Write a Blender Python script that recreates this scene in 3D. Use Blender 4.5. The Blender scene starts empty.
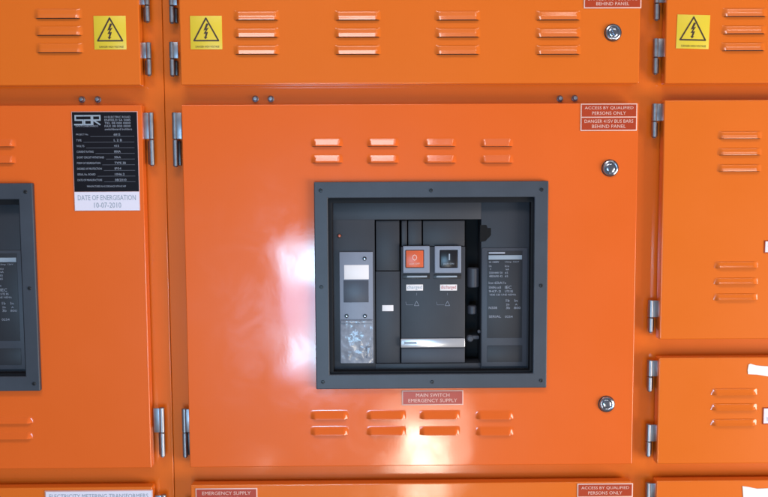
import bpy, bmesh, math, random
from mathutils import Vector, Matrix
random.seed(7)
sc = bpy.context.scene
C = sc.collection

# ------------------------------------------------------------------ camera
D = 1.4                      # metres from the lens to the cabinet posts (plane y = 0)
F = 800.0 / 768.0            # focal length over picture width
RP, RY, RR = -0.07550462, -0.00831411, 0.0050174
def rot():
    Rx = Matrix.Rotation(RP, 3, 'X'); Rz = Matrix.Rotation(RY, 3, 'Z'); Ry = Matrix.Rotation(RR, 3, 'Y')
    return Rz @ Rx @ Ry
RM = rot()
def at(px, py, y=0.0):
    """real position on the vertical plane y (metres, negative = nearer the lens)"""
    d = RM @ Vector(((px - 384) / 800.0, 1, -(py - 248.5) / 800.0))
    k = (D + y) / d.y
    return d.x * k, d.z * k
cam_d = bpy.data.cameras.new('camera'); cam = bpy.data.objects.new('camera', cam_d); C.objects.link(cam)
cam_d.sensor_width = 36; cam_d.lens = 36 * F; cam_d.clip_end = 50; cam_d.clip_start = 0.02
cam.matrix_world = Matrix.Translation((0, -D, 0)) @ (RM @ Matrix.Rotation(math.radians(90), 3, 'X')).to_4x4()
sc.camera = cam

# ------------------------------------------------------------------ materials
def srgb(r, g, b):
    f = lambda c: (c / 255 / 12.92) if c / 255 <= .04045 else ((c / 255 + .055) / 1.055) ** 2.4
    return (f(r), f(g), f(b), 1)
def mat(name, col, rough=.5, metal=0., coat=0., coat_rough=.1, var=.06, vscale=6., bump=0., bscale=300., warp=0., wscale=7., spec=.5, rvar=0., emit=0.):
    m = bpy.data.materials.new(name); m.use_nodes = True
    nt = m.node_tree; b = nt.nodes['Principled BSDF']
    N = nt.nodes.new; L = nt.links.new
    b.inputs['Roughness'].default_value = rough; b.inputs['Metallic'].default_value = metal
    b.inputs['Coat Weight'].default_value = coat; b.inputs['Coat Roughness'].default_value = coat_rough
    b.inputs['Specular IOR Level'].default_value = spec
    g = N('ShaderNodeNewGeometry')
    n = N('ShaderNodeTexNoise'); n.inputs['Scale'].default_value = vscale; n.inputs['Detail'].default_value = 6; n.inputs['Roughness'].default_value = .6
    L(g.outputs['Position'], n.inputs['Vector'])
    mx = N('ShaderNodeMix'); mx.data_type = 'RGBA'
    c = Vector(col[:3])
    mx.inputs[6].default_value = (*(c * (1 - var)), 1); mx.inputs[7].default_value = (*(c * (1 + var)), 1)
    L(n.outputs['Fac'], mx.inputs[0]); L(mx.outputs[2], b.inputs['Base Color'])
    if rvar:
        mr = N('ShaderNodeMapRange'); mr.inputs[3].default_value = max(.02, rough - rvar); mr.inputs[4].default_value = rough + rvar
        mr.inputs[1].default_value = .3; mr.inputs[2].default_value = .7
        L(n.outputs['Fac'], mr.inputs[0]); L(mr.outputs[0], b.inputs['Roughness'])
    if coat:
        sm = N('ShaderNodeTexNoise'); sm.inputs['Scale'].default_value = 14; sm.inputs['Detail'].default_value = 9; sm.inputs['Roughness'].default_value = .72; sm.inputs['Distortion'].default_value = .6
        L(g.outputs['Position'], sm.inputs['Vector'])
        cr = N('ShaderNodeMapRange'); cr.inputs[1].default_value = .42; cr.inputs[2].default_value = .68; cr.inputs[3].default_value = coat_rough * .85; cr.inputs[4].default_value = coat_rough * 1.9
        L(sm.outputs['Fac'], cr.inputs[0]); L(cr.outputs[0], b.inputs['Coat Roughness'])
    last = None
    if warp:
        w = N('ShaderNodeTexNoise'); w.inputs['Scale'].default_value = wscale; w.inputs['Detail'].default_value = 1.5
        L(g.outputs['Position'], w.inputs['Vector'])
        bp = N('ShaderNodeBump'); bp.inputs['Strength'].default_value = 1; bp.inputs['Distance'].default_value = warp
        L(w.outputs['Fac'], bp.inputs['Height']); last = bp
    if bump:
        w = N('ShaderNodeTexNoise'); w.inputs['Scale'].default_value = bscale; w.inputs['Detail'].default_value = 2
        L(g.outputs['Position'], w.inputs['Vector'])
        bp = N('ShaderNodeBump'); bp.inputs['Strength'].default_value = 1; bp.inputs['Distance'].default_value = bump
        L(w.outputs['Fac'], bp.inputs['Height'])
        if last: L(last.outputs[0], bp.inputs['Normal'])
        last = bp
    if last:
        L(last.outputs[0], b.inputs['Normal'])
        if coat: L(last.outputs[0], b.inputs['Coat Normal'])
    return m
P = dict(rough=.36, coat=.85, coat_rough=.085, spec=.22, var=.035, vscale=5, bump=.000018, bscale=330, warp=.0017, wscale=5.5, rvar=.05)
M = {
 'main': mat('orange gloss paint, red tone', (.76, .127, .010), **P),
 'orange': mat('orange gloss paint', (.73, .149, .0075), **P),
 'frame': mat('orange frame paint', (.73, .146, .009), **P),
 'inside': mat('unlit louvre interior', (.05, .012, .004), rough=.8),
 'zinc': mat('zinc plated steel', (.32, .34, .38), rough=.42, metal=1, var=.10, vscale=90, bump=.00003, bscale=300, rvar=.08),
 'chrome': mat('chromed lock metal', (.42, .46, .54), rough=.2, metal=1, var=.1, vscale=90),
 'ring_leaf_dark': mat('dark lock ring and shaded hinge leaf', (.06, .06, .065), rough=.35, metal=.6),  # lock ring, and hinge leaves coloured dark for shade
 'bezel': mat('blue grey moulded plastic', (.040, .049, .066), rough=.46, var=.30, vscale=16, bump=.00006, bscale=700),
 'gasket': mat('black rubber gasket', (.006, .006, .008), rough=.6, spec=.25),
 'screw': mat('black screw', (.012, .012, .014), rough=.4),
 'panel': mat('charcoal moulded panel', (.026, .030, .040), rough=.5, var=.15, vscale=30, bump=.00008, bscale=800),
 'panel2': mat('dark charcoal panel', (.019, .021, .028), rough=.5, var=.15, vscale=30, bump=.00008, bscale=800),
 'panel3': mat('slate grey panel', (.043, .049, .066), rough=.48, var=.1, vscale=30, bump=.00008, bscale=800),
 'black': mat('deep black cavity', (.004, .004, .005), rough=.7, spec=.2),
 'unit': mat('light grey control unit', (.21, .24, .31), rough=.45, var=.08, vscale=40),
 'screen': mat('dark grey display glass', (.055, .065, .09), rough=.42),
 'silver': mat('bright silver print', (.62, .65, .72), rough=.35),
 'chromebar': mat('polished trim', (.8, .81, .85), rough=.22, metal=.7, var=.05),
 'white': mat('white label', (.80, .78, .80), rough=.45, var=.03),  # labels, and the painted glare on the control unit
 'paper': mat('white sticker paper', (.76, .73, .84), rough=.4, var=.03),
 'greytext': mat('grey lettering', (.30, .36, .43), rough=.5),
 'paletext': mat('pale grey lettering', (.30, .33, .40), rough=.5),
 'dimtext': mat('dim grey lettering', (.17, .19, .24), rough=.5),
 'rule': mat('dark grey ruled line', (.075, .08, .10), rough=.5),
 'plateblack': mat('black engraved plate', (.006, .005, .008), rough=.4, spec=.2, var=.2),
 'plateedge': mat('pale plate edge', (.62, .34, .30), rough=.4),
 'yellow': mat('yellow vinyl', (.74, .56, .035), rough=.38, var=.04),
 'signblack': mat('dark print on yellow', (.055, .03, .02), rough=.45),
 'red': mat('red brown engraved plastic', (.42, .047, .012), rough=.3, var=.05),
 'redpale': mat('bluer red engraved plastic', (.42, .045, .018), rough=.36, var=.05),  # slightly bluer, rougher red for two of the labels
 'pink': mat('pale engraved lettering', (.80, .50, .42), rough=.4),
 'redbtn': mat('red push button', (.64, .11, .035), rough=.35, var=.08, vscale=80),
 'blackbtn': mat('black push button', (.008, .008, .011), rough=.3),
 'redlet': mat('red lettering', (.5, .07, .05), rough=.4),
 'tape': mat('white masking tape', (.82, .79, .76), rough=.6, bump=.0003, bscale=120),
 'indicator': mat('orange indicator plastic', (.45, .10, .05), rough=.3),
}
# wrinkled clear cover on the control unit
def cover_mat():
    m = mat('clear wrinkled cover', (.24, .27, .33), rough=.2, var=.55, vscale=60, warp=.004, wscale=55)
    return m
M['cover'] = cover_mat()

# ------------------------------------------------------------------ mesh builder
class MB:
    def __init__(s): s.b = bmesh.new(); s.mi = 0
    def box(s, x0, x1, y0, y1, z0, z1, bev=0., seg=2, smooth=False):
        t = bmesh.new()
        bmesh.ops.create_cube(t, size=1)
        for v in t.verts:
            v.co = Vector(((x0 + x1) / 2 + v.co.x * (x1 - x0), (y0 + y1) / 2 + v.co.y * (y1 - y0), (z0 + z1) / 2 + v.co.z * (z1 - z0)))
        if bev: bmesh.ops.bevel(t, geom=t.edges[:], offset=bev, segments=seg, profile=.5, affect='EDGES')
        s.join(t); return s
    def join(s, t, mtx=None):
        if mtx: bmesh.ops.transform(t, matrix=mtx, verts=t.verts)
        for f in t.faces: f.material_index = s.mi
        me = bpy.data.meshes.new('t'); t.to_mesh(me); t.free(); s.b.from_mesh(me); bpy.data.meshes.remove(me)
    def prism(s, pts, y0, y1, bev=0.):
        t = bmesh.new()
        vs = [t.verts.new((x, y0, z)) for x, z in pts]
        f = t.faces.new(vs)
        if f.normal.y > 0 or (f.normal_update() or f.normal.y > 0): bmesh.ops.reverse_faces(t, faces=[f])
        r = bmesh.ops.extrude_face_region(t, geom=[f])
        bmesh.ops.translate(t, vec=(0, y1 - y0, 0), verts=[e for e in r['geom'] if isinstance(e, bmesh.types.BMVert)])
        bmesh.ops.recalc_face_normals(t, faces=t.faces)
        if bev: bmesh.ops.bevel(t, geom=t.edges[:], offset=bev, segments=2, profile=.5, affect='EDGES')
        s.join(t); return s
    def lathe(s, cx, cz, prof, n=32):
        """profile of (radius, y) turned about the y axis"""
        t = bmesh.new(); rings = []
        for r, y in prof:
            if r < 1e-6: rings.append([t.verts.new((cx, y, cz))])
            else: rings.append([t.verts.new((cx + r * math.cos(2 * math.pi * k / n), y, cz + r * math.sin(2 * math.pi * k / n))) for k in range(n)])
        for a, b in zip(rings, rings[1:]):
            for k in range(n):
                q = [a[k % len(a)], a[(k + 1) % len(a)], b[(k + 1) % len(b)], b[k % len(b)]]
                u = []
                for v in q:
                    if v not in u: u.append(v)
                if len(u) > 2: t.faces.new(u)
        bmesh.ops.recalc_face_normals(t, faces=t.faces)
        s.join(t); return s
    def rod(s, cx, cy, z0, z1, r, n=20, cap=.001):
        t = bmesh.new(); rings = []
        for rr, z in ((r - cap, z0), (r, z0 + cap), (r, z1 - cap), (r - cap, z1)):
            rings.append([t.verts.new((cx + rr * math.cos(2 * math.pi * k / n), cy + rr * math.sin(2 * math.pi * k / n), z)) for k in range(n)])
        for a, b in zip(rings, rings[1:]):
            for k in range(n): t.faces.new((a[k], a[(k + 1) % n], b[(k + 1) % n], b[k]))
        t.faces.new(rings[0][::-1]); t.faces.new(rings[-1])
        bmesh.ops.recalc_face_normals(t, faces=t.faces)
        s.join(t); return s
    def bar(s, p, q, w, y0, y1):
        """flat stroke from p to q in the x-z plane"""
        p, q = Vector(p), Vector(q); d = (q - p).normalized(); n = Vector((-d.y, d.x)) * w / 2
        return s.prism([tuple(p - n), tuple(q - n), tuple(q + n), tuple(p + n)], y0, y1)
    def ring(s, x0, x1, z0, z1, X0, X1, Z0, Z1, y0, y1, bev=0.):
        """rectangular frame: outer x0..z1, hole X0..Z1"""
        t = bmesh.new()
        o = [(x0, z0), (x1, z0), (x1, z1), (x0, z1)]; i = [(X0, Z0), (X1, Z0), (X1, Z1), (X0, Z1)]
        V = {}
        for y in (y0, y1):
            for k in range(4):
                V['o', k, y] = t.verts.new((o[k][0], y, o[k][1])); V['i', k, y] = t.verts.new((i[k][0], y, i[k][1]))
        for k in range(4):
            l = (k + 1) % 4
            for y in (y0, y1): t.faces.new((V['o', k, y], V['o', l, y], V['i', l, y], V['i', k, y]))
            for c in 'oi': t.faces.new((V[c, k, y0], V[c, l, y0], V[c, l, y1], V[c, k, y1]))
        bmesh.ops.recalc_face_normals(t, faces=t.faces)
        if bev:
            es = [e for e in t.edges if len(e.link_faces) == 2 and e.calc_face_angle() > .5]
            bmesh.ops.bevel(t, geom=es, offset=bev, segments=3, profile=.5, affect='EDGES')
        s.join(t); return s
    def sheet(s, xs, zs, solid, y0, y1, bev=0.):
        """one folded sheet on a grid of columns xs and rows zs; solid(i, j) tells which cells are steel"""
        t = bmesh.new(); V = {}
        def v(i, j):
            if (i, j) not in V: V[i, j] = t.verts.new((xs[i], y0, zs[j]))
            return V[i, j]
        fs = [t.faces.new((v(i, j), v(i + 1, j), v(i + 1, j + 1), v(i, j + 1))) for i in range(len(xs) - 1) for j in range(len(zs) - 1) if solid(i, j)]
        r = bmesh.ops.extrude_face_region(t, geom=fs)
        bmesh.ops.translate(t, vec=(0, y1 - y0, 0), verts=[e for e in r['geom'] if isinstance(e, bmesh.types.BMVert)])
        bmesh.ops.recalc_face_normals(t, faces=t.faces)
        if bev:
            es = [e for e in t.edges if len(e.link_faces) == 2 and e.calc_face_angle() > .5 and abs(e.verts[0].co.y - y0) < 1e-5 and abs(e.verts[1].co.y - y0) < 1e-5]
            bmesh.ops.bevel(t, geom=es, offset=bev, segments=3, profile=.5, affect='EDGES')
        s.join(t); return s
    def text(s, txt, x0, x1, z0, z1, y, fit=True, th=.0002):
        cu = bpy.data.curves.new('txt', 'FONT'); cu.body = txt; cu.resolution_u = 2
        o = bpy.data.objects.new('txt', cu); C.objects.link(o)
        dg = bpy.context.evaluated_depsgraph_get(); dg.update()
        me = bpy.data.meshes.new_from_object(o.evaluated_get(dg))
        t = bmesh.new(); t.from_mesh(me); bpy.data.meshes.remove(me)
        bpy.data.objects.remove(o); bpy.data.curves.remove(cu)
        xs = [v.co.x for v in t.verts]; ys = [v.co.y for v in t.verts]
        a0, a1, b0, b1 = min(xs), max(xs), min(ys), max(ys)
        for v in t.verts:
            v.co = Vector((x0 + (v.co.x - a0) / (a1 - a0) * (x1 - x0), y, z0 + (v.co.y - b0) / (b1 - b0) * (z1 - z0)))
        bmesh.ops.recalc_face_normals(t, faces=t.faces)
        for f in t.faces:
            f.normal_update()
            if f.normal.y > 0: f.normal_flip()
        s.join(t); return s
    def build(s, name, mats, parent=None, angle=34, wn=False):
        if not isinstance(mats, (list, tuple)): mats = [mats]
        me = bpy.data.meshes.new(name)
        off = Vector((0, 0, 0)); p = parent
        while p is not None: off += p.location; p = p.parent
        bmesh.ops.translate(s.b, vec=-off, verts=s.b.verts)
        for f in s.b.faces: f.smooth = True
        s.b.to_mesh(me); s.b.free()
        me.set_sharp_from_angle(angle=math.radians(angle))
        for m in mats: me.materials.append(M[m])
        o = bpy.data.objects.new(name, me); C.objects.link(o); o.parent = parent
        if wn:
            w = o.modifiers.new('normals', 'WEIGHTED_NORMAL'); w.keep_sharp = True; w.weight = 100
        return o

def thing(name, label, cat, loc=(0, 0, 0), group=None):
    o = bpy.data.objects.new(name, None); C.objects.link(o); o.empty_display_size = .05
    o.location = loc; o['label'] = label; o['category'] = cat
    if group: o['group'] = group
    return o
def copy_tree(o, parent=None):
    c = o.copy(); C.objects.link(c); c.parent = parent
    for ch in list(o.children): copy_tree(ch, c)
    return c

YD = -.022          # front of every door
ZT, ZB = .62, -.98  # top and bottom of the cabinets (outside the picture)
XL, XR = -1.42, 1.42

# ------------------------------------------------------------------ cabinets
seam = -.3674
CABG = 'orange switchboard cabinets standing side by side'
left_cab = thing('switchboard_cabinet', 'orange steel switchboard cabinet left of the long vertical seam', 'electrical cabinet', (-.8, .2, ZB), CABG)
main_cab = thing('switchboard_cabinet', 'orange steel switchboard cabinet right of the long vertical seam, holding the fully visible breaker', 'electrical cabinet', (.5, .2, ZB), CABG)

# row limits on the door plane
zu = at(400, 84, YD)[1]                 # lower edge of the top doors
zt = at(400, 103.8, YD)[1]; zb = at(400, 466, YD)[1]       # tall doors
zt2 = at(714, 99.8, YD)[1]; zb2 = at(714, 339.2, YD)[1]
zt3 = at(714, 357.6, YD)[1]; zb3 = at(714, 463.8, YD)[1]
zl = at(400, 483.5, YD)[1]; zl1 = at(80, 487.6, YD)[1]; zl2 = at(714, 480.6, YD)[1]
xl = at(146.5, 286, YD)[0]              # right edge of left doors
xm0 = at(185.6, 286, YD)[0]; xm1 = at(635.4, 286, YD)[0]
xr0 = at(661.3, 250, YD)[0]
print('rows', zu, zt, zb, zl, 'cols', xl, xm0, xm1, xr0)

b = MB()   # left body: posts and rails in one folded sheet, then side and back sheets
rows = [ZB, zl1 - .012, zb + .012, zt - .012, zu + .012, ZT]
b.sheet([XL, XL + .03, xl - .03, seam - .0003], rows, lambda i, j: i != 1 or j in (1, 3), .004, .034, .0016)
b.box(XL, XL + .018, .035, .5, ZB, ZT)
b.box(XL + .02, seam - .003, .48, .5, ZB, ZT); b.box(seam - .004, seam - .002, 0.036, .478, ZB, ZT)
b.build('body', 'frame', left_cab, wn=True)
b = MB()
lim = [ZB, zl2 - .012, zb + .012, zt3 - .012, zb2 + .012, zt - .013, zu + .012, ZT]
def steel(i, j): return not (i == 1 and j in (0, 2, 3, 4, 6)) and not (i == 3 and j in (0, 2, 4, 6))
b.sheet([seam + .0003, xm0 + .03, xm1 - .03, xr0 + .03, XR - .03, XR], lim, steel, .004, .034, .0016)
b.box(XR - .018, XR, .035, .5, ZB, ZT)
b.box(seam + .003, XR - .02, .48, .5, ZB, ZT); b.box(seam + .002, seam + .004, 0.036, .478, ZB, ZT)
b.build('body', 'frame', main_cab, wn=True)

# small stud heads on the rail
def bolt(parent, px, py):
    x, z = at(px, py, -.001)
    b = MB(); b.lathe(x, z, [(.0056, .0041), (.0056, .0028), (.0048, .0022), (.0044, .0022), (.0042, -.0012), (.0030, -.0026), (0, -.0030)], 6 if 0 else 20)
    b.build('bolt', 'zinc', parent)
for px, py in ((81, 99.2), (97, 99.2)): bolt(left_cab, px, py)
for px, py in ((255, 98.6), (270.5, 98.6), (560.5, 98.4), (575.3, 98)): bolt(main_cab, px, py)

# doors -------------------------------------------------------------
def door(parent, x0, x1, z0, z1, m='orange', hole=None):
    b = MB()
    if hole: b.ring(x0, x1, z0, z1, *hole, YD, -.003, .0016)
    else: b.box(x0, x1, YD, -.003, z0, z1, .0022, 3)
    return b.build('door', m, parent, wn=True)
# breaker cut-outs
bx0, bz0 = at(316.2, 389, -.03); bx1, bz1 = at(547.6, 182, -.03)
bx0 = at(315, 285, -.03)[0]; bx1 = at(547.5, 285, -.03)[0]
bz1 = at(431, 181.4, -.03)[1]; bz0 = at(431, 388.6, -.03)[1]
shift = at(36.4, 288, -.03)[0] - bx1          # the other breaker, further left
hole = (bx0 + .014, bx1 - .014, bz0 + .014, bz1 - .014)
hole2 = (hole[0] + shift, hole[1] + shift, hole[2], hole[3])
d_ul = door(left_cab, XL + .01, xl, zu, ZT - .01)
d_l = door(left_cab, XL + .01, xl, zb, zt, 'main', hole2)
d_ll = door(left_cab, XL + .01, xl, ZB + .01, zl1)
d_um = door(main_cab, xm0, xm1, zu, ZT - .01)
d_m = door(main_cab, xm0, xm1, zb, zt, 'main', hole)
d_lm = door(main_cab, xm0, xm1, ZB + .01, zl)
d_ur = door(main_cab, xr0, XR - .01, zu - .0008, ZT - .01)
d_r1 = door(main_cab, xr0, XR - .01, zb2, zt2)
d_r2 = door(main_cab, xr0, XR - .01, zb3, zt3)
d_r3 = door(main_cab, xr0, XR - .01, ZB + .01, zl2)

# pressed louvres ---------------------------------------------------
KN = ((-1, 0), (0, 0), (.15, .055), (.28, .25), (.90, .95), (1, 1.), (2, 1.1))
KM = KN
KU = ((-1, 0), (0, 0), (.11, .32), (.62, .62), (.94, .95), (1, 1.), (2, 1.1))
def lin(v):
    for (a, p), (b_, q) in zip(KN, KN[1:]):
        if v <= b_: return p + (q - p) * (v - a) / (b_ - a)
    return 1
def prof(v):
    k = min(1, v / .12, (1.0001 - v) / .05)      # less smoothing at the two edges
    return sum(lin(v + d * .014 * k) for d in range(-5, 6)) / 11
def louvre(parent, px0, px1, py0, py1, m='orange', depth=.0052, x0=None):
    xc, z1 = at((px0 + px1) / 2, py0, YD); _, z0 = at((px0 + px1) / 2, py1, YD - depth)
    xa = at(px0, (py0 + py1) / 2, YD)[0] if x0 is None else x0
    xb = at(px1, (py0 + py1) / 2, YD)[0]
    z0 += random.uniform(-.0002, .0002)
    global KN
    KN = KM if m == 'main' else KU
    nu, nv = 44, 24; t = bmesh.new(); g = []
    for j in range(nv + 1):
        v = j / nv; row = []
        for i in range(nu + 1):
            u = i / nu; x = xa + (xb - xa) * u
            e = min(u, 1 - u) * (xb - xa) / .009; e = min(1, e); e = e * e * (3 - 2 * e)
            S = prof(v)
            row.append(t.verts.new((x, YD - .00003 - depth * S * e, z1 + (z0 - z1) * v)))
        g.append(row)
    for j in range(nv):
        for i in range(nu): t.faces.new((g[j][i], g[j + 1][i], g[j + 1][i + 1], g[j][i + 1]))
    bmesh.ops.recalc_face_normals(t, faces=t.faces)
    if sum(f.normal.y for f in t.faces) > 0: bmesh.ops.reverse_faces(t, faces=t.faces)
    b = MB(); b.join(t)
    # slot under the lip: its shade is put into dark faces
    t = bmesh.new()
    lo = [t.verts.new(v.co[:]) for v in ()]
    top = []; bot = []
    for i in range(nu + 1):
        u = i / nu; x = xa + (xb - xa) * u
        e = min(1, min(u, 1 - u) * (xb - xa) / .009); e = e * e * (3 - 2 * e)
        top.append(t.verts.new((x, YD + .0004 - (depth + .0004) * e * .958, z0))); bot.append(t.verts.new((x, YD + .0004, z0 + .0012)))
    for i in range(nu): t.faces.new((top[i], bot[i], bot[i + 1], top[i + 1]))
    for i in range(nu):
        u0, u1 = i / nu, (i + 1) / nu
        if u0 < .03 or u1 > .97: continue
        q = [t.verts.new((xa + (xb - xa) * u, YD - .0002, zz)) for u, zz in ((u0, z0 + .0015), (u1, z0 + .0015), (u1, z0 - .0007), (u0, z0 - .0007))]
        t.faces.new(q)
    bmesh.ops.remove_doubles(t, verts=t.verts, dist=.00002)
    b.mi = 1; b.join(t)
    return b.build('louvre', [m, 'inside'], parent, angle=60)
for px0, px1 in ((233.6, 279.5), (334, 381), (434.6, 480.5), (535, 581)):
    for py in (10.5, 27.6, 44.8): louvre(d_um, px0, px1, py, py + 8.8)
for k, py in enumerate((8.5, 25.6, 42.8)): louvre(d_ul, 34 + k * .9, 82 + k * .9, py, py + 9.2, depth=.0045)
for k, py in enumerate((7.8, 25.2, 42.2)): louvre(d_ur, 722 - k * .8, 767 - k * .8, py, py + 8)
for px0, px1 in ((311, 343), (366.5, 399), (423.2, 456.5), (480, 513.5)):
    for py in (137.4, 153.8): louvre(d_m, px0, px1, py, py + 8.8, 'main')
for px0, px1 in ((310.5, 348.5), (366.5, 406), (419.5, 460), (475.5, 513.5)):
    for py in (410, 426): louvre(d_m, px0, px1, py, py + 9.5, 'main')
for py in (138, 154.5): louvre(d_l, -25, 16, py, py + 8.4, 'main')
for py in (416, 431.5): louvre(d_l, -12, 33, py, py + 8, 'main')
for k, py in enumerate((131, 147.6, 164)): louvre(d_r1, 717.5 - k * .3, 762 - k * .3, py, py + 7.2)
for k, py in enumerate((261.2, 277.6, 293.4)): louvre(d_r1, 714 - k * .3, 758 - k * .3, py, py + 6.8)
for k, py in enumerate((388.2, 403.4, 418.8)): louvre(d_r2, 711 - k * .3, 757 - k * .3, py, py + 7.2)

# hinges ------------------------------------------------------------
def hinge(parent, xk, xlf, y0, y1, ymid=None):
    """xk = knuckle centre px, xlf = far edge px of the leaf"""
    if ymid is None: ymid = (y0 + y1) / 2
    xc, zt_ = at(xk, y0, -.010); zb_ = at(xk, y1, -.010)[1]; zm = at(xk, ymid, -.010)[1]
    xe = at(xlf, ymid, -.010)[0]
    r = .0047
    b = MB()
    b.rod(xc, -.0105, zm - .0004, zt_, r, 24, .0008); b.rod(xc, -.0105, zb_, zm + .0003 - .0015, r * .96, 24, .0012)
    a, c = sorted((xc, xe))
    b.box(a, c, -.0136, -.0112, zm, zt_ - .0006, .0006)          # leaf screwed to the door edge
    b.rod(xc, -.0105, zb_ - .0012, zb_ - .0002, r * .55, 16, .0003)
    b.mi = 1  # leaf on the post, its shade put into the dark colour
    if xe > xc: b.box(xc + .002, xc + .0075, -.0065, .0039, zb_ + .002, zm - .003, .0005)
    else: b.box(xc - .0075, xc - .002, -.0065, .0039, zb_ + .002, zm - .003, .0005)
    return b.build('hinge', ['zinc', 'ring_leaf_dark'], parent)
hinge(d_ul, 146.6, 139.5, -12, 22); hinge(d_ul, 148.3, 141.3, 42.5, 75.5, 58.5)
hinge(d_l, 150.8, 143.8, 112.5, 165.5, 139); hinge(d_l, 161.6, 154.4, 407.5, 456.5, 432)
hinge(d_ll, 163.6, 156, 494.5, 540)
hinge(d_um, 171.3, 177.5, -12, 23); hinge(d_um, 171.8, 178.6, 42, 76, 58.5)
hinge(d_m, 174.6, 182.4, 112.5, 166.5, 139); hinge(d_m, 184.4, 190.5, 408.5, 457, 432)
hinge(d_lm, 187.5, 194, 500, 548)
hinge(d_ur, 657, 664.5, -14, 20); hinge(d_ur, 655.8, 663.6, 38.5, 74, 57)
hinge(d_r1, 654.6, 663.4, 103.5, 137.5, 121); hinge(d_r1, 650.9, 659, 300, 332, 317)
hinge(d_r2, 650, 658.4, 360, 391, 376); hinge(d_r2, 648.6, 656.5, 424, 456, 441)
hinge(d_r3, 648.2, 656.5, 482.5, 515)

# quarter-turn locks --------------------------------------------------
def lock(parent, px, py, ang):
    x, z = at(px, py, YD - .004); r = .0146
    b = MB()
    b.mi = 1; b.lathe(x, z, [(r, YD + .0004), (r, YD - .0012), (r * .96, YD - .0018), (r * .93, YD - .0018), (r * .93, YD)], 48)
    b.mi = 0
    b.lathe(x, z, [(r * .92, YD), (r * .92, YD - .0024), (r * .86, YD - .0040), (r * .76, YD - .0047), (r * .66, YD - .0044), (r * .60, YD - .0034), (r * .55, YD - .0030), (r * .50, YD - .0036), (r * .36, YD - .0042), (0, YD - .0045)], 56)
    t = bmesh.new(); bmesh.ops.create_cube(t, size=1)
    for v in t.verts: v.co = Vector((v.co.x * r * .95, v.co.y * .0018, v.co.z * r * .24))
    bmesh.ops.bevel(t, geom=t.edges[:], offset=.0006, segments=2, affect='EDGES')
    b.join(t, Matrix.Translation((x, YD - .0046, z)) @ Matrix.Rotation(math.radians(ang), 4, 'Y'))
    return b.build('lock', ['chrome', 'ring_leaf_dark'], parent)
lock(d_um, 613.5, 32.2, 60); lock(d_m, 610.6, 168, 115); lock(d_m, 607, 404.6, 35)

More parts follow.
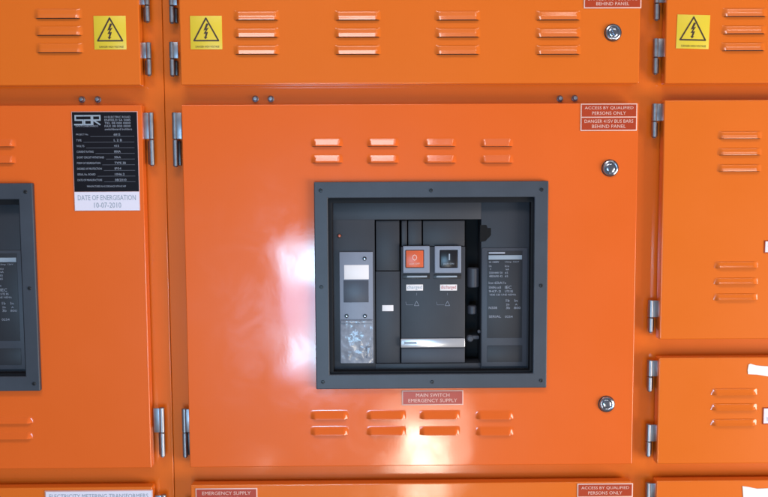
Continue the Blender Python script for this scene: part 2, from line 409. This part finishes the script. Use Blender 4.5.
# ------------------------------------------------------------------ circuit breaker
def breaker():
    root = thing('circuit_breaker', 'charcoal circuit breaker in square bezel, whole with red and black push buttons showing', 'circuit breaker', ((bx0 + bx1) / 2, -.02, (bz0 + bz1) / 2), 'circuit breakers in the door cut-outs')
    gx0, gx1 = at(328.7, 285, -.03)[0], at(533.6, 285, -.03)[0]; gz1, gz0 = at(431, 197.6, -.03)[1], at(431, 374, -.03)[1]
    b = MB(); b.ring(bx0, bx1, bz0, bz1, gx0, gx1, gz0, gz1, -.031, YD - .0002, .0018)
    bez = b.build('bezel', 'bezel', root, wn=True)
    for px, py in ((320.6, 190.4), (431, 190.4), (541.6, 189.6), (321.4, 287), (541, 285.6), (323, 382), (432.2, 382), (541, 380.6)):
        x, z = at(px, py, -.031); b = MB()
        b.lathe(x, z, [(.0032, -.0308), (.0032, -.0316), (.0026, -.0324), (.0015, -.0325), (.0013, -.0312), (0, -.0312)], 16)
        b.build('screw', 'screw', bez)
    ix0, ix1 = at(333.2, 285, -.01)[0], at(529, 285, -.01)[0]; iz1, iz0 = at(431, 202.6, -.01)[1], at(431, 369.5, -.01)[1]
    b = MB(); b.ring(gx0 - .001, gx1 + .001, gz0 - .001, gz1 + .001, ix0, ix1, iz0, iz1, -.0225, -.004, .001)
    b.build('gasket', 'gasket', root)
    # housing: stepped moulded face
    def R(px0, px1, py0, py1, y):
        a = at(px0, (py0 + py1) / 2, y)[0]; c = at(px1, (py0 + py1) / 2, y)[0]
        e = at((px0 + px1) / 2, py0, y)[1]; f = at((px0 + px1) / 2, py1, y)[1]
        return a, c, f, e
    def BX(b, px0, px1, py0, py1, yf, yb, bev=.0006):
        a, c, f, e = R(px0, px1, py0, py1, yf); b.box(a, c, yf, yb, f, e, bev)
    b = MB()
    BX(b, 331, 481.4, 200, 219.6, -.0072, .04); BX(b, 331, 375, 219.6, 371, -.0068, .04)
    BX(b, 481, 531, 200, 371, -.0075, .04); BX(b, 375.4, 480.6, 363.4, 371, -.0060, .04)
    housing = b.build('housing', 'panel', root)
    b = MB(); BX(b, 376, 399.4, 220.6, 270.6, -.0030, .04)
    BX(b, 408.2, 421.6, 220.6, 246, -.0030, .04); BX(b, 423, 464.6, 220.6, 246, -.0030, .04); BX(b, 401.6, 407, 220.6, 246, -.0026, .04)
    b.build('recessed_panel', 'panel2', root)
    b = MB(); BX(b, 376, 400, 271.4, 363, -.0040, .04)
    b.build('side_panel', 'panel', root)
    b = MB(); BX(b, 401, 465, 246.8, 363, -.0060, .04, .001)
    fp = b.build('front_panel', 'panel', root)
    b = MB(); BX(b, 401.4, 464.6, 348.4, 362.6, -.0068, -.005, .0004); b.build('trim', 'panel3', fp)
    # dark charging slot with gear and levers
    b = MB(); a, c, f, e = R(463, 483, 216, 366, .03); a, c, f, e = R(331, 531, 200, 372, .03); b.box(a, c, .041, .045, f, e); b.build('dark_sheet', 'black', root)  # black sheet added for the darkness behind the panels
    b = MB(); pts = [at(px, py, -.0082) for px, py in ((480.2, 225), (486.5, 225), (487.5, 228), (491, 228), (491, 235), (485.5, 241), (480.2, 242))]
    b.prism(pts, -.0082, -.0074); b.build('notch', 'black', root)
    for px, py0, py1, r in ((473.5, 268, 287.5, .0105), (472.5, 306, 314.5, .008)):
        x, z1 = at(px, py0, .0); z0 = at(px, py1, .0)[1]; b = MB(); b.rod(x, .006, z0, z1, r, 24, .0015); b.build('charging_gear', 'panel3', root)
    b = MB(); x, z = at(473, 337, 0); b.box(x - .011, x + .011, -.003, .006, z - .004, z + .003, .002)
    x, z = at(470, 338.5, -.003); b.lathe(x, z, [(.006, .002), (.006, -.004), (.004, -.006), (0, -.0065)], 20)
    b.build('charging_lever', 'panel3', root)
    x, z = at(479, 331.5, -.004); b = MB(); b.lathe(x, z, [(.003, 0), (.003, -.006), (0, -.008)], 14)
    b.build('pivot_pin', 'panel3', root)
    # rating plate on the right
    b = MB(); BX(b, 481.6, 527.4, 248, 366.5, -.0105, -.004, .0012)
    rp = b.build('rating_plate', 'panel3', root)
    b = MB(); BX(b, 487.4, 522.2, 251, 338, -.0112, -.010, .0002); BX(b, 487.4, 522.2, 345.6, 362, -.0112, -.010, .0002)
    b.build('dark_inlay', 'panel2', rp)
    b = MB(); BX(b, 488.6, 522, 255.2, 259.6, -.0116, -.0111, .0001); b.build('title_strip', 'greytext', rp)
    b = MB()
    def T(b, s, px0, px1, py0, py1, y): a, c, f, e = R(px0, px1, py0, py1, y); b.text(s, a, c, f, e, y)
    BX(b, 488.8, 505, 252, 253.8, -.0116, -.0111, .0001)
    y_ = -.0115
    for s, p0, p1, q0, q1 in ((
        ('Ui 1000V', 489, 499, 261, 263), ('Uimp 12kV', 505, 519, 261, 263), ('Ue', 489, 491.5, 265, 267), ('Icu', 505, 509, 265, 267),
        ('V', 490, 491, 268.4, 270), ('kA', 506, 509, 268.4, 270.2), ('220/440 50', 489, 502.5, 271.8, 273.8), ('65', 505, 508, 271.8, 273.8),
        ('480/690 42', 489, 502.5, 275.2, 277.2), ('65', 505, 508, 275.2, 277.2), ('Icw 65kA/1s', 488.8, 506, 281.6, 284), ('50/60Hz cat.B', 488.8, 501, 286.2, 288.6),
        ('IEC', 505, 511.5, 285.8, 288.8), ('947-2', 488.8, 501, 290.2, 292.4), ('UTE BS', 505, 513, 290.2, 292.4), ('VDE CEI UNE NEMA', 489.5, 516, 293.8, 295.6),
        ('1b', 506, 509.5, 299.2, 301.8), ('In', 514.5, 517.5, 299.2, 301.8), ('2b', 506, 509.5, 303.6, 305.4), ('A', 515, 517.5, 303.6, 305.4),
        ('NS08', 488.8, 497, 306.6, 309), ('3b', 506, 510, 306.6, 309), ('800', 514, 520.5, 306.8, 309), ('SERIAL', 488.8, 501, 315.4, 317.8), ('0254', 505, 512.6, 315.6, 317.8))):
        T(b, s, p0, p1, q0, q1, y_)
    b.build('lettering', 'paletext', rp)
    # control unit on the left
    b = MB(); BX(b, 339.8, 373.2, 252, 363, -.0125, -.005, .001)
    cu = b.build('control_unit', 'unit', root)
    b = MB(); BX(b, 344, 368.8, 265, 279.4, -.0134, -.012, .0008); b.build('window_glare', 'white', cu)  # glare on the display, painted as a white face
    b = MB(); BX(b, 343.6, 368.6, 280.2, 302.4, -.0130, -.012, .0003); b.build('display', 'screen', cu)
    b = MB(); a, c, f, e = R(340.6, 373.4, 320, 363.4, -.0150)
    b.box(a, c, -.0150, -.0126, f, e, .0012); b.box(a + .001, c - .001, -.0164, -.0149, e - .006, e - .001, .0006); b.box(c - .012, c - .003, -.0166, -.0149, f + .009, f + .030, .001); b.build('clear_cover', 'cover', cu)
    for px, py in ((364.6, 258.6), (346.6, 316), (365, 316)):
        x, z = at(px, py, -.0128); b = MB()
        b.lathe(x, z, [(.0036, -.0124), (.0036, -.0130), (.0026, -.0131)], 18); b.mi = 1
        b.lathe(x, z, [(.0026, -.0129), (.0021, -.0142), (0, -.0147)], 18); b.build('screw', ['screw', 'chrome'], cu)
    x, z = at(339.4, 235.8, -.0075); b = MB(); b.lathe(x, z, [(.0042, -.0066), (.0042, -.0076), (.0027, -.0080), (.0026, -.0074)], 20); b.mi = 1
    b.lathe(x, z, [(.0026, -.0076), (.0018, -.0088), (0, -.0092)], 16); b.build('reset_button', ['screw', 'indicator'], root)
    b = MB(); BX(b, 382.2, 393.4, 305.2, 311.2, -.0046, -.003, .0003); b.build('contact_flag', 'white', root)
    # push buttons
    for px0, px1, bm, ch in ((403, 429.6, 'redbtn', 'O'), (434.6, 461.2, 'blackbtn', 'I')):
        a, c, f, e = R(px0, px1, 246, 273, -.0100)
        p = (px0 + 2.4, px0 + 20.8) if ch == 'O' else (px0 + 5.2, px0 + 23)
        A, Cc, Fz, Ez = R(p[0], p[1], 250, 267.8, -.0100)
        b = MB(); b.ring(a, c, f, e, A, Cc, Fz, Ez, -.0105, -.005, .0012)
        sur = b.build('button_surround', 'unit', root)
        b = MB(); b.box(A + .0008, Cc - .0008, -.0116, -.006, Fz + .0008, Ez - .0008, .0012); btn = b.build('push_button', bm, root)
        cx, cz = (A + Cc) / 2, (Fz + Ez) / 2
        b = MB()
        if ch == 'O': b.text('O', cx - .0042, cx + .0042, cz - .0028, cz + .0078, -.0119)
        else: b.bar((cx + .001, cz - .002), (cx + .001, cz + .009), .0022, -.0119, -.0117)
        b.text('push OFF' if ch == 'O' else 'push ON', cx - .009, cx + .009, cz - .0105, cz - .0068, -.0119)
        b.build('lettering', 'indicator' if 0 else ('pink' if ch == 'O' else 'greytext'), btn)
    b = MB()
    for p0, p1 in ((407, 427), (436.5, 457)): BX(b, p0, p1, 275.8, 277.4, -.0072, -.0055, .0002)
    b.build('indicator_slot', 'greytext', fp)
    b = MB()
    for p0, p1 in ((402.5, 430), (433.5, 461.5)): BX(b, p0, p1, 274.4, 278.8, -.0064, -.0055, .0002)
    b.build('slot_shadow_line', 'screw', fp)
    for p0, p1, tm in ((406.2, 423, 'greytext'), (440, 457, 'redlet')):
        b = MB(); BX(b, p0, p1, 284.6, 290.6, -.0069, -.0055, .0003); tg = b.build('status_tag', 'white', fp)
        b = MB(); T(b, 'charged' if tm == 'greytext' else 'discharged', p0 + 1.0, p1 - 1.0, 285.4, 290, -.0072); b.build('lettering', tm, tg)
        # small padlock pictogram and guide line
        cx = p0 + 10.4 if tm == 'greytext' else p0 + 7.4
        b = MB(); q = at(cx, 304, -.0064); q2 = at(cx, 293, -.0064)
        b.bar(q2, (q2[0], q2[1] - .004), .0007, -.0064, -.0062)
        w = .0042
        tri = [(q[0] - w, q[1] - .003), (q[0] + w, q[1] - .003), (q[0], q[1] + .005)]
        for k in range(3): b.bar(tri[k], tri[(k + 1) % 3], .001, -.0064 - k * .00004, -.0062)
        b.bar((q[0] - .018, q[1] - .0015), (q[0] - .006, q[1] - .0015), .0006, -.0064, -.0062)
        b.bar((q[0] - .019, q[1] + .004), (q[0] - .018, q[1] - .0015), .0006, -.0066, -.0062)
        b.build('pictogram', 'dimtext', fp)
    b = MB(); BX(b, 400.8, 465, 338.6, 347.6, -.0100, -.0055, .0014); tb = b.build('brand_strip', 'chromebar', root)
    b = MB(); BX(b, 404, 417, 341.6, 344.2, -.0104, -.0099, .0001); b.build('worn_print', 'greytext', tb)
    return root
brk = breaker()
brk2 = copy_tree(brk); brk2.location.x += shift; brk2.location.z += .0006
brk2['label'] = 'charcoal circuit breaker cut off by the left edge, only its bezel side and plate showing'

# ------------------------------------------------------------------ signs and stickers
def rect(px0, px1, py0, py1, y=YD - .0012):
    a = at(px0, (py0 + py1) / 2, y)[0]; c = at(px1, (py0 + py1) / 2, y)[0]
    e = at((px0 + px1) / 2, py0, y)[1]; f = at((px0 + px1) / 2, py1, y)[1]
    return a, c, f, e
def warning(px0, px1, py0, py1, label, tilt=0):
    a, c, f, e = rect(px0, px1, py0, py1)
    cx, cz = (a + c) / 2, (e + f) / 2; w, h = (c - a) / 2, (e - f) / 2
    t = thing('warning_sign', label, 'warning sign', (0, 0, 0), 'yellow high voltage stickers')
    y = YD - .0008
    b = MB(); b.box(-w, w, y, YD - .0001, -h, h, .0003); b.build('sticker', 'yellow', t)
    b = MB(); tri = [(-w * .77, -h * .48), (w * .77, -h * .48), (0, h * .86)]
    # rounded triangle outline
    for k in range(3):
        b.bar(tri[k], tri[(k + 1) % 3], .0025, y - .0003 - k * .00003, y - .00001)
        b.lathe(tri[k][0], tri[k][1], [(.00125, y - .00001), (.00125, y - .00045), (0, y - .00046)], 14)
    s = h
    bolt_ = [(.10, .58), (-.14, .16), (-.02, .19), (-.16, -.10), (-.06, -.10), (-.10, -.30), (-.15, -.28), (-.06, -.42), (.08, -.28), (.0, -.30), (.05, -.05), (-.03, -.06), (.14, .24), (.02, .21), (.16, .56)]
    bolt_ = [(.02, .55), (-.13, .12), (-.01, .17), (-.13, -.08), (-.03, -.06), (-.07, -.26), (-.13, -.24), (-.05, -.40), (.07, -.26), (.01, -.27), (.10, .04), (-.01, .02), (.14, .30), (.02, .25), (.13, .52)]
    b.prism([(x * s * 1.15, z * s) for x, z in bolt_], y - .0003, y - .00001)
    b.build('high_voltage_symbol', 'signblack', t)
    b = MB(); b.text('DANGER HIGH VOLTAGE', -w * .68, w * .82, -h * .90, -h * .78, y - .0003)
    b.build('lettering', 'signblack', t)
    t.location = (cx, 0, cz); t.rotation_euler = (0, math.radians(tilt), 0)
warning(93.8, 126, 15.6, 49.4, 'yellow warning sticker with black lightning triangle on the top left door beside the hinges', 0)
warning(190.2, 222, 15.6, 49.2, 'yellow lightning warning sticker just right of the vertical seam, on the top middle door', 0)
warning(676.8, 709.6, 14.6, 48.6, 'yellow lightning warning sticker on the top right door beside three louvres', 1.5)

def red_label(px0, px1, py0, py1, cells, label, m='red', border=.9):
    """engraved plate: each cell is a list of text lines"""
    a, c, f, e = rect(px0, px1, py0, py1)
    t = thing('engraved_label', label, 'label', ((a + c) / 2, YD, (e + f) / 2), 'red engraved labels')
    y = YD - .0012
    b = MB(); b.box(a, c, y, YD - .0001, f, e, .0003); b.build('border', 'pink', t)
    n = len(cells); bw = .0019; H = (e - f - bw * (n + 1)) / n
    bp, bt = MB(), MB()
    for k, lines in enumerate(cells):
        z1 = e - bw - k * (H + bw); z0 = z1 - H
        bp.box(a + bw, c - bw, y - .0003, y + .0002, z0, z1)
        L = len(lines); lh = H / (L + .25) if L > 1 else H
        for j, s in enumerate(lines):
            zc = z1 - H * (j + .5 + (.08 if j == 0 else -.08) * (L > 1)) / L; th = min(lh * .62, .0062)
            wid = min((c - a) * .86, len(s) * th * .86)
            xc = (a + c) / 2
            bt.text(s, xc - wid / 2, xc + wid / 2, zc - th / 2, zc + th / 2, y - .0005)
    bp.build('plate', m, t); bt.build('lettering', 'pink', t)
acc, dng = ['ACCESS BY QUALIFIED', 'PERSONS ONLY'], ['DANGER 415V BUS BARS', 'BEHIND PANEL']
red_label(584, 641.6, -19, 8.2, [acc, dng], 'red engraved label cut by the top edge, above the upper round lock')
red_label(580.6, 637.2, 103.4, 130.8, [acc, dng], 'red engraved two-part access and danger label at the top right corner of the breaker door')
red_label(402, 463.4, 390.4, 405.2, [['MAIN SWITCH', 'EMERGENCY SUPPLY']], 'red MAIN SWITCH EMERGENCY SUPPLY label directly under the breaker bezel', 'redpale')
red_label(195.6, 257.4, 488.4, 503.5, [['EMERGENCY SUPPLY', 'METERING']], 'red EMERGENCY SUPPLY label cut by the bottom edge, left of centre', 'redpale')
red_label(577.2, 632.8, 483.6, 510, [acc, dng], 'red ACCESS BY QUALIFIED PERSONS ONLY label cut by the bottom edge on the right')

# specification plate
a, c, f, e = rect(73.2, 137.9, 112, 191.5)
_, _, f2, _ = rect(73.2, 137.9, 112, 210.4)
t = thing('specification_plate', 'black specification plate with silver lettering above a white date strip on left door', 'nameplate', ((a + c) / 2, YD, (e + f2) / 2))
y = YD - .0014
b = MB(); b.box(a - .0012, c + .0012, y + .0003, YD - .0001, f2 - .0006, e + .0012, .0003); b.build('backing', 'plateedge', t)
b = MB(); b.box(a, c, y, y + .0006, f, e); b.build('plate', 'plateblack', t)
W = c - a; Hh = e - f
def X(u): return a + W * u
def Z(v): return e - Hh * v     # v from the top of the black plate
b = MB(); yl = y - .0003
# boxy three-letter logo
st = .0024
lx0, lx1, lz1, lz0 = X(.05), X(.43), Z(.045), Z(.155)
hz = (lz1 - lz0) / 2; lw = (lx1 - lx0) / 3
k = 0
def strokes(b, pts):
    global k
    for p, q in zip(pts, pts[1:]):
        k += 1
        dx = (q[0] - p[0]); dz = q[1] - p[1]; Ln = math.hypot(dx, dz); ex = st / 2
        p2 = (p[0] - dx / Ln * ex, p[1] - dz / Ln * ex); q2 = (q[0] + dx / Ln * ex, q[1] + dz / Ln * ex)
        b.bar(p2, q2, st, yl - (k % 7) * .00003, y - .00001)
x = lx0; zc = (lz1 + lz0) / 2
strokes(b, [(x + lw * .92, lz1), (x, lz1), (x, zc), (x + lw * .92, zc), (x + lw * .92, lz0), (x - .001, lz0)])
x = lx0 + lw * 1.12
strokes(b, [(x, lz1), (x + lw * .84, lz1), (x + lw * .84, lz0), (x, lz0), (x, zc), (x + lw * .84, zc)])
x = lx0 + lw * 2.1
strokes(b, [(x, lz0), (x, lz1), (x + lw * .9, lz1), (x + lw * .9, zc), (x + .001, zc), (x + lw * .86, lz0)])
b.build('logo', 'greytext', t)
b = MB(); yt = y - .0003
b.text('SWITCHBOARDS', X(.05), X(.40), Z(.185), Z(.165), yt)
for i, s in enumerate(('10 ELECTRIC ROAD', 'ENFIELD SA 5085', 'TEL 08 000 0000', 'FAX 08 000 0000', 'switchboard builders')):
    b.text(s, X(.50), X(.90 if i < 4 else .92), Z(.075 + i * .038), Z(.05 + i * .038), yt)
spec = [('PROJECT No.', .19, '6815'), ('TYPE', .08, 'L 2 B'), ('VOLTS', .12, '415'), ('CURRENT RATING', .26, '800A'), ('SHORT CIRCUIT WITHSTAND', .42, '50kA'),
        ('FORM OF SEGREGATION', .36, 'TYPE 3B'), ('DEGREE OF PROTECTION', .38, 'IP54'), ('SERIAL No. BOARD', .28, '1046.2'), ('DATE OF MANUFACTURE', .38, '08/2010')]
for i, (s, w, v) in enumerate(spec):
    zz = .295 + i * .0715
    b.text(s, X(.055), X(.055 + w), Z(zz), Z(zz - .026), yt)
    b.text(v, X(.635), X(.635 + .025 * len(v)), Z(zz), Z(zz - .028), yt)
b.text('MANUFACTURED IN ACCORDANCE WITH AS 3439', X(.20), X(.80), Z(.945), Z(.922), yt)
b.build('lettering', 'paletext', t)
b = MB()
for i, (s, w, v) in enumerate(spec):
    zz = .302 + i * .0715; b.box(X(.055 + w + .03), X(.95), y - .0002, y - .00001, Z(zz + .006), Z(zz))
b.build('ruled_lines', 'rule', t)
b = MB(); b.box(a, c, y - .0002, y + .0004, f2, f - .0006); b.build('date_strip', 'paper', t)
b = MB(); hh = (f - f2)
b.text('DATE OF ENERGISATION', a + W * .05, c - W * .05, f - hh * .46, f - hh * .18, y - .0005)
b.text('10-07-2010', a + W * .30, a + W * .72, f - hh * .86, f - hh * .58, y - .0005)
b.build('date_lettering', 'greytext', t)

# white metering plate at the bottom
a, c, f, e = rect(45, 153, 490.4, 512)
t = thing('engraved_label', 'wide white engraved metering transformer label with pink edge at the bottom left', 'label', ((a + c) / 2, YD, (e + f) / 2))
b = MB(); b.box(a, c, YD - .0012, YD - .0001, f, e, .0003); b.build('border', 'plateedge', t)
b = MB(); b.box(a + .002, c - .002, YD - .0015, YD - .0010, f + .002, e - .002); b.build('plate', 'paper', t)
b = MB(); b.text('ELECTRICITY METERING TRANSFORMERS', a + .008, c - .008, e - .0145, e - .0065, YD - .0018)
b.text('AND TEST LINKS BEHIND', a + .035, c - .035, e - .029, e - .021, YD - .0018); b.build('lettering', 'greytext', t)

# partly seen white labels on the right edge
for px0, py0, py1, lab in ((764.4, 240.4, 253, 'small white label with red edge at the right picture edge, on the tall right door'),
                           (762.8, 407.6, 424.2, 'small white label with red edge at the right picture edge, on the lower right door')):
    a, c, f, e = rect(px0, px0 + 34, py0, py1)
    t = thing('engraved_label', lab, 'label', ((a + c) / 2, YD, (e + f) / 2), 'white labels cut by the right edge')
    b = MB(); b.box(a, c, YD - .0012, YD - .0001, f, e, .0003); b.build('border', 'red', t)
    b = MB(); b.box(a + .0016, c - .0016, YD - .0015, YD - .0010, f + .0016, e - .0016); b.build('plate', 'paper', t)
    b = MB(); b.text('TARIFF METER', a + .006, c - .006, f + .006, f + .012, YD - .0018); b.build('lettering', 'greytext', t)

# torn tape
def tape(pts, label):
    q = [at(px, py, YD - .0006) for px, py in pts]
    cx = sum(p[0] for p in q) / len(q); cz = sum(p[1] for p in q) / len(q)
    b = MB(); b.prism(q, YD - .0011, YD - .0001)
    b2 = b.b; bmesh.ops.translate(b2, vec=(-cx, 0, -cz), verts=b2.verts)
    o = b.build('tape_strip', 'tape'); o.location = (cx, 0, cz)
    o['label'] = label; o['category'] = 'tape'; o['group'] = 'torn white tape strips'
tape([(748.6, 364.6), (750.4, 363.8), (756, 365.4), (762, 366), (790, 367.6), (789, 377.4), (768, 376.4), (757, 374.6), (748, 374.2), (747.6, 370)], 'torn white tape strip above the three louvres of the lower right door')
tape([(742.4, 486.2), (748, 487), (757, 488.8), (768, 488.4), (792, 489), (792, 503), (743.5, 502)], 'torn white tape strip at the bottom right corner of the picture')

# ------------------------------------------------------------------ light
def area(name, loc, target, sx, sy, power, col, spread=180):
    l = bpy.data.lights.new(name, 'AREA'); l.shape = 'RECTANGLE'; l.size = sx; l.size_y = sy; l.energy = power; l.color = col[:3]; l.spread = math.radians(spread)
    o = bpy.data.objects.new(name, l); C.objects.link(o); o.location = loc
    d = Vector(target) - Vector(loc); o.rotation_euler = d.to_track_quat('-Z', 'Y').to_euler()
    return o
def mirror(px, py, yl):
    """lamp position, seen in the door paint at this place"""
    x, z = at(px, py, YD); k = (D + YD - yl) / (D + YD) if 0 else (D + YD + (abs(yl) + YD)) / (D + YD)
    return x * k, z * k
YL = -3.2
def opening(name, p0, p1, q0, q1, yl, rad, col):
    xa, z1 = mirror(p0, (q0 + q1) / 2, yl)[0], mirror((p0 + p1) / 2, q0, yl)[1]
    xb, z0 = mirror(p1, (q0 + q1) / 2, yl)[0], mirror((p0 + p1) / 2, q1, yl)[1]
    sx, sy = xb - xa, z1 - z0
    return area(name, ((xa + xb) / 2, yl, (z0 + z1) / 2), ((xa + xb) / 2, 0, (z0 + z1) / 2), sx, sy, rad * sx * sy * math.pi * 1.0, col)
# doorway behind the photographer: pale daylight, its upper and lower panes brighter
opening('daylight_doorway', 276, 385, 240, 379, YL, 15, (.34, .60, 1))
opening('glare_halo', 262, 392, 226, 398, YL - .15, .9, (.6, .65, 1))  # dim wider lamp added for a halo round the glare
opening('door_pane', 279, 345, 246, 284, YL + .1, 30, (.36, .80, 1))
opening('door_pane', 280, 345, 330, 366, YL + .1, 19, (.36, .82, 1))
# sunlit patch on the floor in front of the doorway
opening('sunlit_floor', 404, 438, 426, 468, YL, 38, (1, .92, .74))
opening('sunlit_floor', 390, 466, 398, 474, YL - .1, 7, (1, .90, .76))
opening('sunlit_floor', 406, 440, 479, 520, YL, 22, (1, .92, .76))
opening('far_lamp', 259, 268, 448, 468, YL, 9, (1, .93, .85))
# ceiling tubes
area('ceiling_tube', (-.35, -1.5, 1.70), (-.35, -.5, 0), 1.2, .36, 18, (1, .90, .90))
area('overhead_fill', (.3, -1.9, 2.3), (.2, 0, 0), 3.6, 1.2, 6, (1, .95, .90))  # broad fill lamp added overhead to shade the rails
area('ceiling_tube', (1.5, -2.2, 2.0), (.4, 0, 0), 1.3, .2, 9, (1, .93, .85))
# unseen fill lamp, added low on the right to brighten that side
area('side_fill', (3.0, -1.6, -1.1), (.6, 0, -.4), 1.6, 1.6, 112, (1, .90, .82))

w = bpy.data.worlds.new('World'); sc.world = w; w.use_nodes = True
nt = w.node_tree; bg = nt.nodes['Background']
tc = nt.nodes.new('ShaderNodeTexCoord'); sep = nt.nodes.new('ShaderNodeSeparateXYZ'); mr = nt.nodes.new('ShaderNodeMapRange')
mr.inputs[1].default_value = -1; mr.inputs[2].default_value = 1
rp = nt.nodes.new('ShaderNodeValToRGB')
rp.color_ramp.elements[0].color = (.30, .28, .29, 1); rp.color_ramp.elements[1].color = (.55, .55, .62, 1)
nt.links.new(tc.outputs['Generated'], sep.inputs[0]); nt.links.new(sep.outputs['Z'], mr.inputs[0]); nt.links.new(mr.outputs[0], rp.inputs[0]); nt.links.new(rp.outputs[0], bg.inputs[0])
bg.inputs[1].default_value = .44
sc.view_settings.view_transform = 'Standard'; sc.view_settings.look = 'None'; sc.view_settings.gamma = 1; sc.view_settings.exposure = 0
sc.cycles.max_bounces = 6
